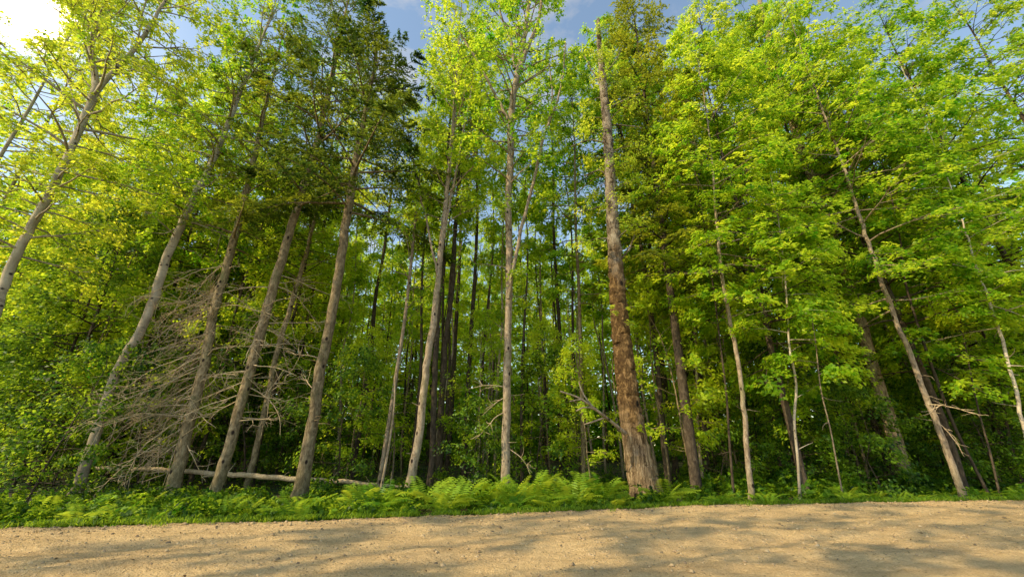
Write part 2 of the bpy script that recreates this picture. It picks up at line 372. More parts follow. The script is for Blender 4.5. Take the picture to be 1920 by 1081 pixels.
# the road follows its far edge; local grid (s along x, d across)
def road_mesh():
    xs = np.unique(np.r_[np.linspace(-60, -12, 60), np.linspace(-12, 16, 620), np.linspace(16, 70, 60)])
    ds = np.unique(np.r_[np.linspace(-9, -5, 30), np.linspace(-5, 0, 240), [.03, .08, .15, .22]])
    X, Dd = np.meshgrid(xs, ds); rng = np.random.default_rng(5)
    wig = .05*snoise(X, X*0, 2.1)+.025*snoise(X, X*0, 7, 1)
    Y = edge_y(X)+Dd+wig*np.clip((Dd+1)/1, 0, 1)
    Z = ground_z(X, edge_y(X)-.5)*0+.02*snoise(X, Y, .9)+.014*snoise(X, Y, 4, 1)+.007*snoise(X, Y, 11, 2)+rng.normal(0, .0022, X.shape)
    Z += .03*np.exp(-((Dd+.25)/.25)**2)+.015*snoise(X, Dd*6, .8, 4)
    Z -= .03*np.exp(-((Dd+1.7+.1*snoise(X, X*0, .5))/.32)**2)+.035*np.exp(-((Dd+3.4+.12*snoise(X, X*0, .45, 2))/.36)**2)
    Z = np.where(Dd > 0, Z-Dd*1.0, Z)
    V = np.stack([X, Y, Z], -1).reshape(-1, 3); nx, ny = len(xs), len(ds); i = np.arange(ny-1)[:, None]*nx; j = np.arange(nx-1)[None]
    Q = np.stack([i+j, i+j+1, i+nx+j+1, i+nx+j], -1).reshape(-1, 4)
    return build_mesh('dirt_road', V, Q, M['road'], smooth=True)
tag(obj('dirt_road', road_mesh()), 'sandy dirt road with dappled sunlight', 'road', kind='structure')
def grit():
    rng = np.random.default_rng(9); n = 14000
    x = rng.uniform(-11, 16, n); d = -np.abs(rng.uniform(0, 4.6, n)); y = edge_y(x)+d
    d = np.where(rng.random(n) < .35, -np.abs(rng.normal(0, .3, n)), d); y = edge_y(x)+d; r = .003+.02*rng.random(n)**10+.005*rng.random(n)
    z = .02*snoise(x, y, .9)+.014*snoise(x, y, 4, 1)+.007*snoise(x, y, 11, 2)+.03*np.exp(-((d+.25)/.25)**2)+.015*snoise(x, d*6, .8, 4)+r*.25
    ring = []; base = np.array([[1, 0, 0], [0, 1, 0], [-1, 0, 0], [0, -1, 0], [.6, .1, .6], [0, .6, .62], [-.6, 0, .6], [0, -.6, .58]], float)
    base = np.vstack([base[:4]*[1, 1, 1], base[4:]])
    V = np.stack([x, y, z], 1)[:, None]+(base[None]*rng.uniform(.6, 1.3, (n, 8, 3)))*r[:, None, None]*rng.uniform(.8, 1.6, (n, 1, 3))
    q = np.array([[0, 1, 5, 4], [1, 2, 6, 5], [2, 3, 7, 6], [3, 0, 4, 7], [4, 5, 6, 7]])
    Q = (q[None]+np.arange(n)[:, None, None]*8).reshape(-1, 4)
    return build_mesh('gravel', V.reshape(-1, 3), Q, M['grit'])
tag(obj('gravel', grit()), 'loose grit and small stones scattered on the sandy road', 'gravel', kind='stuff')

def road_z(x, y, d):
    return .02*snoise(x, y, .9)+.014*snoise(x, y, 4, 1)+.007*snoise(x, y, 11, 2)+.03*np.exp(-((d+.25)/.25)**2)+.015*snoise(x, d*6, .8, 4)
def litter():
    rng = np.random.default_rng(19); lv = Leaves(); n = 1500
    x = rng.uniform(-10, 15, n); d = np.where(rng.random(n) < .55, -np.abs(rng.normal(0, .35, n)), -rng.uniform(0, 4.6, n)); y = edge_y(x)+d
    U = np.c_[rng.normal(0, 1, (n, 2)), rng.normal(0, .15, n)]; N = np.c_[rng.normal(0, .35, (n, 2)), np.ones(n)]; L = rng.uniform(.015, .06, n)
    lv.add(np.c_[x, y, road_z(x, y, d)+.012], U, N, L, L*rng.choice([.08, .3, .55], n), rng.uniform(0, 1, n))
    return lv.mesh('leaf_litter', M['litter_leaf'])
M['litter_leaf'] = leaf_mat('dry_leaf', (.05, .03, .015), (.16, .09, .04), (.38, .27, .13), (.1, .05, .02), (.4, .25, .1), trans=.2)
tag(obj('leaf_litter', litter()), 'dry leaves, needles and twig bits lying on the sandy road', 'leaf litter', kind='stuff')
# ------------------------------------------------------------------ foreground trees, traced trunk by trunk
def trunk_points(px, Y, step=.3, down=.25, ext=None):
    """px: list of (x, y, width) up the trunk in the photograph; Y the trunk's distance"""
    P = []; R = []
    for q in px:
        yy = q[3] if len(q) > 3 else Y
        p, t = at_y(q[0], q[1], yy); P.append(p); R.append(q[2]*t/F/2*wfix(q[0]))
    P = np.array(P); R = np.array(R)
    g = float(ground_z(P[0, 0], P[0, 1]))
    d = P[1]-P[0]; foot = P[0]-d*((P[0, 2]-(g-down))/d[2])
    if P[0, 2] > g-down+.15:
        P = np.vstack([foot, P]); R = np.r_[R[0]*1.12, R]
    if ext and P[-1, 2] < ext-1:
        d = unit(P[-1]-P[-2]); n = int((ext-P[-1, 2])/1.2)+1; q = P[-1].copy(); r0 = R[-1]
        for i in range(n):
            d = unit(d*.8+np.array([.03*math.sin(i*2.1+P[0, 0]), .02*math.cos(i*1.7), .25])); q = q+d*1.2
            P = np.vstack([P, q]); R = np.r_[R, max(.012, r0*(1-(i+1)/n*.85))]
    return resample(P, R, step)
class Tree:
    def __init__(s, name, cat, label, px, Y, bark, seed, sides=14, lump=.035, group=None, flare=.3, ridge=None, step=.3, ext=None):
        s.rng = np.random.default_rng(seed); s.P, s.R = trunk_points(px, Y, step, ext=ext)
        s.base = s.P[0].copy(); s.base[2] = float(ground_z(s.base[0], s.base[1]))
        zz = s.P[:, 2]-s.base[2]; s.R = s.R*(1+flare*np.exp(-np.maximum(zz, 0)/.28))
        if sides >= 10: s.P = s.P+np.c_[s.rng.normal(0, .012, (len(s.P), 2)), np.zeros(len(s.P))]
        s.w = Wood(); s.w.tube(s.P, s.R, sides, lump, s.rng, ridge); s.lv = Leaves(); s.bark = bark
        s.root = empty(name, s.base, label, cat, group)
    def limb(s, px, Y, sides=8):
        P = []; R = []
        for q in px:
            p, t = at_y(q[0], q[1], q[3] if len(q) > 3 else Y); P.append(p); R.append(q[2]*t/F/2*wfix(q[0]))
        P, R = resample(P, R, .25); P[1:-1] += s.rng.normal(0, .012, P[1:-1].shape)
        s.w.tube(P, R, sides, .03, s.rng); return P, R
    def stubs(s, n, h0, h1, L=.35):
        z = s.P[:, 2]
        for i in range(n):
            h = s.rng.uniform(h0, h1); p = np.array([np.interp(h, z, s.P[:, 0]), np.interp(h, z, s.P[:, 1]), h])
            B = curve(s.rng, p, s.rng.uniform(0, 6.28), s.rng.uniform(-.3, .5), s.rng.uniform(.4, 1.5)*L, n=4, wob=.25)
            s.w.tube(B, np.linspace(.014, .004, 4), 4)
    def dead(s, n, h0, h1, L, az=0., azw=3.1, el=-.3, bend=-.5, twigs=7):
        """dry branches, each one a part of its own"""
        z = s.P[:, 2]
        for i in range(n):
            w = Wood(); h = s.rng.uniform(h0, h1); p = np.array([np.interp(h, z, s.P[:, 0]), np.interp(h, z, s.P[:, 1]), h])
            a = az+s.rng.uniform(-azw, azw); l = L*s.rng.uniform(.5, 1.2)
            B = curve(s.rng, p, a, el+s.rng.normal(0, .3), l, bend=bend, n=9, wob=.2); w.tube(B, np.linspace(.017, .005, 9), 5)
            for j in range(twigs):
                k = s.rng.integers(2, 8); l2 = l*s.rng.uniform(.15, .42)
                B2 = curve(s.rng, B[k], a+s.rng.choice([-1, 1])*s.rng.uniform(.4, 1.2), el+s.rng.normal(0, .5), l2, bend=s.rng.uniform(-.6, .6), n=6, wob=.28)
                w.tube(B2, np.linspace(.0085, .004, 6), 4)
                if l2 > .4:
                    for _ in range(2):
                        B3 = curve(s.rng, B2[s.rng.integers(1, 5)], a+s.rng.uniform(-1.6, 1.6), s.rng.normal(-.2, .6), l2*.5, n=4, wob=.35)
                        w.tube(B3, np.linspace(.0055, .003, 4), 3)
            obj('dead_branch', w.mesh('dead_branch', M['dead'], s.base), s.root)
    def done(s, leafmat=None):
        obj('trunk', s.w.mesh('trunk', M[s.bark], s.base), s.root)
        if leafmat and s.lv.count(): obj('crown', s.lv.mesh('crown', M[leafmat], s.base), s.root)
        return s.root

TREES = 'broadleaf trees at the front of the forest'
# --- far left birch with a fork against the sun
t = Tree('birch_tree', 'birch', 'tall pale birch at the left edge, forking wide below the sun', [(-30, 640, 34), (40, 460, 30), (100, 350, 27), (150, 240, 24), (178, 172, 25), (170, 90, 15), (200, 0, 11), (215, -90, 7)], 10, 'birch', 1, ext=18)
P1, R1 = t.limb([(176, 178, 18), (212, 135, 17), (255, 88, 14), (290, 35, 10), (340, -60, 6)], 10)
t.limb([(150, 225, 8), (140, 190, 7), (125, 140, 5), (118, 90, 4)], 10)
t.limb([(255, 88, 7), (262, 50, 6), (275, 0, 4)], 10)
broadleaf_crown(t.rng, t.w, t.lv, t.P, t.R, 6.0, 18, 66, 3.2, k=28, leaf=.12, tint=.72, nsub=5, el=(.2, .9), thick=.3, wn=.7, dens=.8)
broadleaf_crown(t.rng, t.w, t.lv, P1, R1, P1[3, 2], P1[-1, 2], 24, 2.6, k=28, leaf=.115, tint=.75, nsub=5, thick=.3, wn=.7, dens=.85)
t.done('leaf_gold')
# --- second birch, leaning, with a bend low down
t = Tree('birch_tree', 'birch', 'white birch with black scars, bent low on its trunk, left of the dry branches', [(150, 900, 36), (185, 800, 33), (215, 705, 30), (262, 622, 28), (285, 570, 27), (310, 490, 25), (350, 400, 22), (400, 300, 18), (440, 200, 14), (475, 110, 9)], 12, 'birch', 2, ext=21)
broadleaf_crown(t.rng, t.w, t.lv, t.P, t.R, 7.5, 21, 58, 2.8, k=26, leaf=.12, tint=.65, thick=.25, wn=.6, dens=.85)
t.stubs(6, 1, 6); t.done('leaf')
# --- spruce among its dry lower branches
t = Tree('spruce_tree', 'spruce', 'brown spruce trunk hung with a thicket of dry grey branches', [(332, 888, 40), (360, 770, 33), (384, 680, 30), (400, 590, 27), (425, 500, 24), (455, 390, 20), (478, 290, 15), (500, 190, 10)], 12.6, 'spruce', 3, ext=19)
needle_crown(t.rng, t.w, t.lv, t.P, t.R, 7.6, 19, 50, 3.2, tint=.5, nk=14, step=.08)
t.dead(64, 1.4, 7.2, 2.6, az=-1.5, azw=.9, el=-.45, bend=-.55, twigs=9)
t.dead(14, 1.2, 7, 1.8, az=1.4, azw=1.2, el=-.1, bend=-.4)
t.done('needle')
t = Tree('spruce_tree', 'spruce', 'tall brown spruce with dry twigs between two others, moss on its lower trunk', [(410, 905, 36), (440, 800, 31), (470, 690, 29), (495, 600, 27), (530, 480, 24), (560, 380, 21), (592, 280, 18), (618, 160, 13), (640, 60, 8)], 12, 'spruce', 4, ext=22)
needle_crown(t.rng, t.w, t.lv, t.P, t.R, 8.6, 22, 66, 4.0, tint=.35, droop=-.25, nk=14, step=.08)
t.dead(16, 1.3, 6.5, 2.0, az=1.2, azw=1.6, el=0, bend=-.5); t.dead(8, 2, 6, 1.8, az=-1.5, azw=.8, el=-.2)
t.done('needle')
t = Tree('spruce_tree', 'spruce', 'thin brown spruce pole standing behind the log between two thicker trunks', [(468, 890, 19), (495, 780, 17), (520, 660, 15), (550, 560, 13), (585, 430, 10), (610, 330, 7)], 14.2, 'spruce', 5, sides=10, ext=17)
t.dead(9, 1.2, 5.5, 1.7, el=.1, bend=-.4); needle_crown(t.rng, t.w, t.lv, t.P, t.R, 6, 17, 40, 1.9, tint=.85, nk=8); t.done('needle')
# --- dark conifer
t = Tree('spruce_tree', 'spruce', 'straight spruce with the darkest crown, in front of the fallen log', [(562, 925, 40), (580, 830, 33), (600, 700, 29), (620, 600, 27), (640, 480, 24), (655, 380, 21), (672, 280, 17), (690, 190, 12), (705, 110, 8), (712, 60, 5)], 11.5, 'spruce', 6)
needle_crown(t.rng, t.w, t.lv, t.P, t.R, 8.4, 16, 54, 4.1, tint=.3, droop=-.12, nk=14, step=.06, needle=.15, dens=.85)
t.stubs(14, 1.5, 7, .5); t.dead(3, 1.5, 4, 1.4, az=-1.3, azw=.7, el=.3); t.done('needle')
# --- centre-left group of poles
t = Tree('maple_tree', 'maple', 'pale slender trunk in front of a dark pair, left of the centre', [(768, 910, 24), (790, 790, 20), (800, 690, 18), (815, 590, 17), (825, 480, 15), (836, 380, 12), (846, 270, 9), (855, 160, 6)], 12.5, 'grey', 7, ext=21)
t.limb([(829, 455, 8), (850, 350, 6), (868, 250, 5), (885, 160, 3)], 12.5)
t.limb([(822, 520, 6), (800, 420, 5), (780, 330, 4), (765, 250, 3)], 12.4)
broadleaf_crown(t.rng, t.w, t.lv, t.P, t.R, 8.2, 21, 52, 2.5, k=24, leaf=.12, tint=.72, el=(.7, 1.0), thick=.3, wn=.6, dens=.85)
t.stubs(8, 1, 6); t.done('leaf')
for (seed, px, Y, lab) in ((8, [(808, 900, 17), (814, 760, 15), (818, 650, 14), (826, 540, 13), (832, 440, 10), (838, 340, 7)], 14, 'dark thin trunk, left one of the close pair behind the pale slender trunk'),
                           (9, [(822, 895, 18), (829, 740, 16), (838, 620, 14), (848, 540, 13), (853, 440, 10), (860, 330, 7)], 14.6, 'dark thin trunk, right one of the close pair behind the pale slender trunk')):
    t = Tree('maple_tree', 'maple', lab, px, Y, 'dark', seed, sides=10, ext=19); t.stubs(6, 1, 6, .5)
    broadleaf_crown(t.rng, t.w, t.lv, t.P, t.R, 9, 19, 34, 2.0, k=24, leaf=.12, tint=.7, el=(.6, 1.1), thick=.3, wn=.6, dens=.8); t.done('leaf')
for (seed, px, Y, lab) in ((10, [(708, 925, 13), (728, 800, 11), (745, 690, 10), (760, 590, 9), (772, 480, 8), (786, 330, 5)], 12.8, 'very thin upright sapling halfway between the straight spruce and the pale slender trunk'),
                           (11, [(712, 930, 8), (730, 830, 6), (739, 762, 4), (741, 700, 3)], 12.3, 'short thin stick leaning beside the very thin upright sapling')):
    t = Tree('sapling', 'sapling', lab, px, Y, 'grey', seed, sides=8)
    if seed == 10: broadleaf_crown(t.rng, t.w, t.lv, t.P, t.R, 5, 11, 20, 1.3, k=20, leaf=.10, tint=.75, el=(.5, 1), thick=.3, dens=.8)
    t.done('leaf')
# --- centre tree
t = Tree('maple_tree', 'maple', 'tall grey tree in the centre, splitting into upright limbs high up', [(948, 915, 23), (950, 760, 20), (953, 600, 18), (955, 500, 18), (953, 400, 17), (957, 300, 17), (960, 200, 17), (970, 140, 15), (985, 60, 10), (995, -30, 6)], 12.6, 'grey', 12, ext=23)
t.limb([(968, 150, 13), (985, 100, 11), (1008, 45, 9), (1020, -20, 6)], 12.6)
t.limb([(964, 130, 9), (958, 80, 8), (940, 30, 5), (935, -20, 4)], 12.6)
t.limb([(953, 225, 8), (925, 170, 7), (895, 115, 6), (868, 70, 5), (850, 10, 3)], 12.5)
t.limb([(953, 560, 9), (968, 470, 9), (985, 400, 8), (1003, 330, 8), (1022, 250, 7), (1040, 205, 6), (1054, 150, 4), (1060, 80, 3)], 12.3)
t.limb([(1028, 230, 4), (1035, 180, 4), (1030, 120, 3)], 12.3)
broadleaf_crown(t.rng, t.w, t.lv, t.P, t.R, 10, 23, 60, 3.0, k=28, leaf=.13, tint=.62, el=(.4, 1.0), thick=.35, wn=.7, dens=.85)
broadleaf_crown(t.rng, t.w, t.lv, t.P, t.R, 5.5, 9.5, 7, 1.4, k=22, leaf=.10, tint=.7, thick=.3)
t.dead(4, 1.2, 3.0, 1.3, el=-.1, bend=-.2, twigs=5); t.stubs(8, 1, 8, .4); t.done('leaf')
# --- the big old tree with a broken top
def big_ridge(th, P, rr):
    z = P[:, 2:3]
    f = np.clip(1.5-(z-.1)/3.2, .25, 1.3)
    ph = 2.2*np.sin(z*.9)+.7*np.sin(z*2.3)
    rid = np.abs(np.sin(th*9+ph*.35+.9*np.sin(z*3.1+th*2)))+.6*np.abs(np.sin(th*17-ph*.5+1.2*np.sin(z*4.3+th*3)))
    root = .13*np.exp(-np.maximum(z-.0, 0)/.4)*(np.cos(th*5+1.0)*.5+.5)
    knot = .07*np.exp(-((z-2.6)/.25)**2)*np.exp(-((np.cos(th-4.6)-1)/.25)**2)
    return rr*(1+.038*f*(rid-1.0)+root+knot)
t = Tree('old_tree', 'tree', 'thickest trunk, shaggy reddish brown bark and a broken bare top', [(1212, 938, 84), (1202, 880, 75), (1190, 820, 66), (1179, 750, 57), (1166, 640, 49), (1156, 520, 40), (1150, 430, 33), (1145, 350, 28), (1139, 250, 24), (1130, 150, 18), (1123, 70, 12), (1121, 35, 7)], 11.2, 'big', 13, sides=64, lump=.02, flare=.12, ridge=big_ridge, step=.07)
for q in ([(1136, 185, 5), (1120, 150, 4), (1095, 105, 3)], [(1142, 270, 5), (1110, 262, 4), (1070, 275, 3)], [(1138, 205, 5), (1165, 190, 4), (1200, 175, 3)],
          [(1142, 235, 4), (1175, 235, 3), (1205, 240, 2)], [(1147, 335, 5), (1125, 320, 4), (1095, 330, 3)], [(1130, 140, 4), (1150, 120, 3), (1165, 90, 2)], [(1150, 500, 5), (1178, 470, 4), (1190, 440, 3)]):
    t.limb(q, 11.2, 6)
w = Wood()
for q in ([(1172, 812, 8, 10.9), (1150, 793, 6, 10.6), (1118, 768, 5, 10.3), (1085, 745, 3.5, 10.1), (1050, 733, 3, 10)], [(1118, 768, 4, 10.3), (1098, 762, 3, 10.2), (1080, 770, 2, 10.2)],
          [(1112, 764, 4, 10.3), (1092, 735, 3, 10.3), (1085, 715, 2, 10.3)], [(1135, 782, 4, 10.5), (1112, 790, 3, 10.4), (1096, 795, 2, 10.4)], [(1090, 748, 3, 10.1), (1068, 752, 2, 10)]):
    P = []; R = []
    for x, y, wd, Y in q:
        p, tt = at_y(x, y, Y); P.append(p); R.append(wd*tt/F/2)
    P, R = resample(P, R, .15); w.tube(P, R, 6)
obj('dead_branch', w.mesh('dead_branch', M['grey'], t.base), t.root)
for (x0, y0, x1, y1, Y) in [(1182, 800, 1215, 803, 10.9), (1215, 803, 1262, 806, 10.8), (1160, 585, 1195, 572, 10.9), (1160, 600, 1150, 575, 10.8), (1165, 600, 1190, 610, 10.8), (1160, 470, 1230, 455, 10.8), (1160, 455, 1110, 470, 10.9)]:
    a = at_y(x0, y0, Y)[0]; b = at_y(x1, y1, Y-.15)[0]; t.w.tube([a, (a+b)/2+[0, 0, .03], b], [.012, .007, .003], 4)
    sprays(t.rng, t.lv, [(a+b)/2, b], [b-a, b-a], .28, 20, .11, .6, wn=.3)
broadleaf_crown(t.rng, t.w, t.lv, t.P, t.R, 6.5, 16, 26, 1.2, k=24, leaf=.09, tint=.7, thick=.3, wn=.6)
t.done('leaf_gold')
# --- right half: slender trunks
R_ = [
 ('sapling', 'sapling', 'pale slender trunk curving up to the right of the thickest trunk', [(1410, 930, 17), (1402, 860, 15), (1395, 770, 14), (1385, 680, 12), (1368, 600, 11), (1352, 500, 9), (1342, 400, 7), (1335, 300, 5)], 11.6, 'grey', 21, (5, 17, 50, 2.6)),
 ('sapling', 'sapling', 'thin wavy whitish stem between two curved pale saplings', [(1500, 937, 9), (1495, 850, 8), (1489, 790, 8), (1493, 722, 7), (1480, 650, 6), (1477, 590, 5), (1470, 500, 4)], 11.4, 'birch', 22, (3.6, 9, 20, 1.7)),
 ('sapling', 'sapling', 'thread-thin pale stem, faintest of the upright stems at the road edge', [(1582, 938, 5), (1571, 880, 5), (1556, 800, 4), (1540, 735, 4), (1530, 650, 3)], 11.4, 'grey', 23, (2.8, 5, 8, 1.2)),
 ('sapling', 'sapling', 'thin brown stem just left of the pale slender curving trunk', [(1376, 930, 8), (1368, 830, 7), (1362, 740, 6), (1350, 640, 5), (1335, 520, 4)], 12.2, 'dark', 24, (4, 12, 26, 1.8)),
 ('beech_tree', 'beech', 'broad dark trunk leaning left, half hidden by layered foliage on the right', [(1696, 890, 48), (1668, 790, 43), (1640, 700, 38), (1612, 600, 34), (1583, 500, 30), (1550, 410, 27), (1505, 290, 24), (1470, 170, 20), (1436, 50, 15), (1420, -20, 11)], 14.5, 'spruce', 25, (6, 22, 64, 3.4)),
 ('birch_tree', 'birch', 'leaning grey birch meeting the road edge on the right', [(1806, 932, 24), (1772, 835, 21), (1738, 745, 19), (1702, 655, 17), (1664, 560, 15), (1640, 490, 13), (1610, 400, 10), (1570, 280, 7)], 11.8, 'grey', 26, (5, 19, 56, 2.9)),
 ('sapling', 'sapling', 'thin dark stem crossing the leaning grey birch', [(1840, 900, 11), (1790, 800, 10), (1752, 700, 10), (1718, 600, 8), (1700, 540, 7), (1688, 450, 5)], 12.4, 'dark', 27, (5, 13, 30, 2.1)),
 ('birch_tree', 'birch', 'white thin birch stem at the right edge, curving up to the left', [(1975, 960, 17), (1938, 870, 15), (1918, 800, 14), (1903, 730, 13), (1880, 640, 11), (1852, 560, 9), (1832, 500, 7), (1800, 400, 5)], 11.6, 'birch', 28, (4.5, 15, 44, 2.6)),
 ('sapling', 'sapling', 'thin dark crooked stem between the leaning grey birch and the white stem', [(1872, 915, 8), (1857, 850, 7), (1835, 770, 6), (1820, 700, 5), (1800, 600, 4)], 12.8, 'dark', 29, (3.5, 7, 14, 1.8)),
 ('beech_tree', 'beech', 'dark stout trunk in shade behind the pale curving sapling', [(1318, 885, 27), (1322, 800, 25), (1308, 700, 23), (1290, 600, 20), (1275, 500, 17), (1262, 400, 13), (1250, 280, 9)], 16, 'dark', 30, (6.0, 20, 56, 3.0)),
 ('maple_tree', 'maple', 'thin straight brown trunk beside the dry branch of the thickest tree', [(1095, 905, 12), (1092, 780, 11), (1088, 660, 10), (1086, 560, 9), (1080, 430, 7), (1078, 320, 5)], 14, 'spruce', 31, (6, 18, 44, 2.1)),
]
for (nm, cat, lab, px, Y, bk, seed, cr) in R_:
    t = Tree(nm, cat, lab, px, Y, bk, seed, sides=12 if px[0][2] > 12 else 8, ext=cr[1])
    big = cr[3] > 2
    broadleaf_crown(t.rng, t.w, t.lv, t.P, t.R, cr[0], cr[1], cr[2], cr[3], k=28, leaf=.12, tint=.58, el=(.05, .7), thick=.1, wn=.38, spray_r=.45, nsub=5)
    t.stubs(5, 1, 5, .4)
    if seed == 26: t.dead(2, 1, 2.5, 1.2)
    t.done('leaf' if seed != 25 else 'leaf_gold')
# bare fork of a dark branch standing out of the bright foliage
def extra_tree(seed, x, Y, H, r, bark, lm, label, name='beech_tree', cat='beech', h0=.22, nb=46, L=2.6, tint=.6, lean=0., el=(.0, .7), thick=.1, wn=.38, k=26, leaf=.10, dens=1., spray_r=.45, group=None):
    rng = np.random.default_rng(seed); g = float(ground_z(x, Y)); n = 9
    z = np.linspace(-.25, H, n); wob = np.cumsum(rng.normal(0, .07, (n, 2)), 0); wob -= wob[0]
    P = np.c_[wob[:, 0]+lean*z, wob[:, 1], z]; R = r*(1-.88*np.linspace(0, 1, n)**1.1)
    P, R = resample(P, R, .35); zz = P[:, 2]; R = R*(1+.4*np.exp(-np.maximum(zz, 0)/.25))
    w = Wood(); w.tube(P, R, 10, .03, rng); lv = Leaves()
    broadleaf_crown(rng, w, lv, P, R, H*h0, H*.98, nb, L, k=k, leaf=leaf, tint=tint, el=el, thick=thick, wn=wn, spray_r=spray_r, nsub=5, dens=dens, org=(x, Y, g))
    root = empty(name, (x, Y, g), label, cat, group)
    obj('trunk', w.mesh('trunk', M[bark]), root); obj('crown', lv.mesh('crown', M[lm]), root)
    return root
# the layered wall of foliage on the right, and fillers whose own trunks stay mostly hidden
EX = [
 (101, 8.2, 12.6, 17, .11, 'dark', 'leaf', 'leafy beech with flat bright layers filling the upper right', .2, 76, 3.2, .68),
 (102, 13.2, 13.2, 18, .12, 'dark', 'leaf', 'leafy beech in the far upper right corner of the forest', .2, 80, 3.3, .62),
 (103, 5.4, 15.5, 23, .12, 'dark', 'leaf', 'leafy beech rising right behind the thickest trunk', .42, 60, 3.0, .6),
 (104, 17.0, 15.0, 17, .12, 'dark', 'leaf', 'leafy beech beyond the white stem at the right edge', .15, 80, 3.2, .5),
 (105, 10.8, 16.5, 26, .15, 'dark', 'leaf_gold', 'tall golden crowned beech high above the right half', .35, 84, 3.4, .6),
 (106, -1.8, 16.5, 24, .11, 'dark', 'leaf', 'light green crown behind the pale slender trunk', .56, 40, 2.8, .75),
 (107, 2.2, 17, 23, .11, 'dark', 'leaf', 'light green crown between the centre tree and the thickest trunk', .54, 40, 2.7, .72),
 (108, -6.5, 18, 21, .12, 'dark', 'leaf_gold', 'yellow green crown behind the dark spruce', .55, 40, 2.9, .75),
 (109, -15.5, 14.5, 10, .10, 'dark', 'leaf_low', 'bushy dark green tree low at the left edge', .12, 62, 2.8, .4),
 (110, -12.0, 17.5, 12, .10, 'dark', 'leaf_low', 'dense dark tree behind the bent white birch', .15, 60, 2.7, .35),
 (111, -19, 18, 17, .12, 'dark', 'leaf_gold', 'golden leafy tree behind the far left birch', .2, 76, 3.2, .6),
 (112, 20, 18, 20, .13, 'dark', 'leaf', 'tall leafy beech furthest right at the edge', .15, 84, 3.4, .55),
 (113, 7.0, 19, 27, .14, 'dark', 'leaf', 'tall leafy beech behind the golden drooping spruce', .35, 76, 3.2, .6),
 (114, 15.5, 19, 28, .14, 'dark', 'leaf', 'tallest leafy beech behind the upper right corner', .35, 84, 3.4, .6),
 (115, -11, 21, 27, .13, 'dark', 'leaf', 'tall leafy maple behind the two brown spruces on the left', .52, 44, 3.2, .65),
 (117, 17.2, 12.6, 20, .12, 'dark', 'leaf', 'leafy beech leaning over the white stem at the right edge', .3, 84, 3.3, .66),
 (118, 22.5, 14, 23, .14, 'dark', 'leaf_gold', 'tall beech whose boughs fill the top right corner', .3, 84, 3.6, .66),
 (119, 13.2, 15.5, 24, .12, 'dark', 'leaf', 'leafy beech behind the leaning grey birch', .3, 76, 3.2, .6),
 (120, -19.5, 12.5, 23, .10, 'birch', 'leaf_gold', 'golden leafy tree rising at the left edge under the sun', .25, 60, 2.6, .7),
 (121, -9.0, 15.5, 14, .09, 'dark', 'leaf', 'yellow green leafy tree behind the dry branch thicket', .4, 50, 2.3, .75),
 (122, -25, 17, 26, .12, 'grey', 'leaf_gold', 'tall golden leafy tree behind the left edge, just below the sun', .2, 84, 3.6, .75),
 (123, -15, 16.5, 21, .10, 'dark', 'leaf', 'tall leafy maple between the two leaning birches', .35, 76, 3.0, .7),
 (116, -3.0, 20.5, 28, .13, 'dark', 'leaf_gold', 'tall golden green maple filling the top left of the centre', .55, 46, 3.2, .7),
]
for (seed, x, Y, H, r, bk, lm, lab, h0, nb, L, ti) in EX:
    extra_tree(seed, x, Y, H, r, bk, 'leaf_low' if lm == 'needle_' else lm, lab, name='maple_tree' if x < 5 else 'beech_tree', cat='maple' if x < 5 else 'beech', h0=h0, nb=nb, L=L, tint=ti, thick=.12 if x > 5 else .22, wn=.4 if x > 5 else .6, leaf=.135, spray_r=.5, k=21)

for (seed, x, Y, H, nb, lab) in ((150, -12.5, -2.6, 23, 40, 'tall unseen maple behind the view, added to shade the road'), (151, -17, -2.8, 25, 42, 'tallest unseen maple, further back, added to shade the road'),  # maples added out of view to cast dappled shade on the road
                                 (152, -9, -3.0, 12, 20, 'smallest unseen maple behind the view, added to shade the road'), (153, -8.0, -2.5, 21, 34, 'slim tall unseen maple close behind the view, added for road shade'), 
                                 (156, -21.5, -2.9, 24, 40, 'unseen maple furthest back on the near side, added for road shade'), (154, -15, 5.2, 12, 14, 'unseen maple left of the view at the forest edge, added for road shade')):
    extra_tree(seed, x, Y, H, .12, 'grey', 'leaf', lab, name='maple_tree', cat='maple', h0=.3, nb=nb, L=2.2, tint=.6, thick=.2, k=26, leaf=.17, dens=.4)
# golden spruce at upper right of the thickest trunk
rng = np.random.default_rng(40)
z = np.linspace(-.2, 22, 20); P = np.c_[.02*z, .0*z, z]; R = .17*(1-.9*z/22); w = Wood(); w.tube(P, R, 10, .03, rng); lv = Leaves()
needle_crown(rng, w, lv, P, R, 7, 21.6, 130, 3.0, tint=.7, droop=-.35, nk=10, step=.08, needle=.16)
r = empty('spruce_tree', (5.4, 13.2, float(ground_z(5.4, 13.2))), 'tall spruce with golden drooping boughs, top right of the thickest trunk', 'spruce')
obj('trunk', w.mesh('trunk', M['dark']), r); obj('crown', lv.mesh('crown', M['needle']), r)

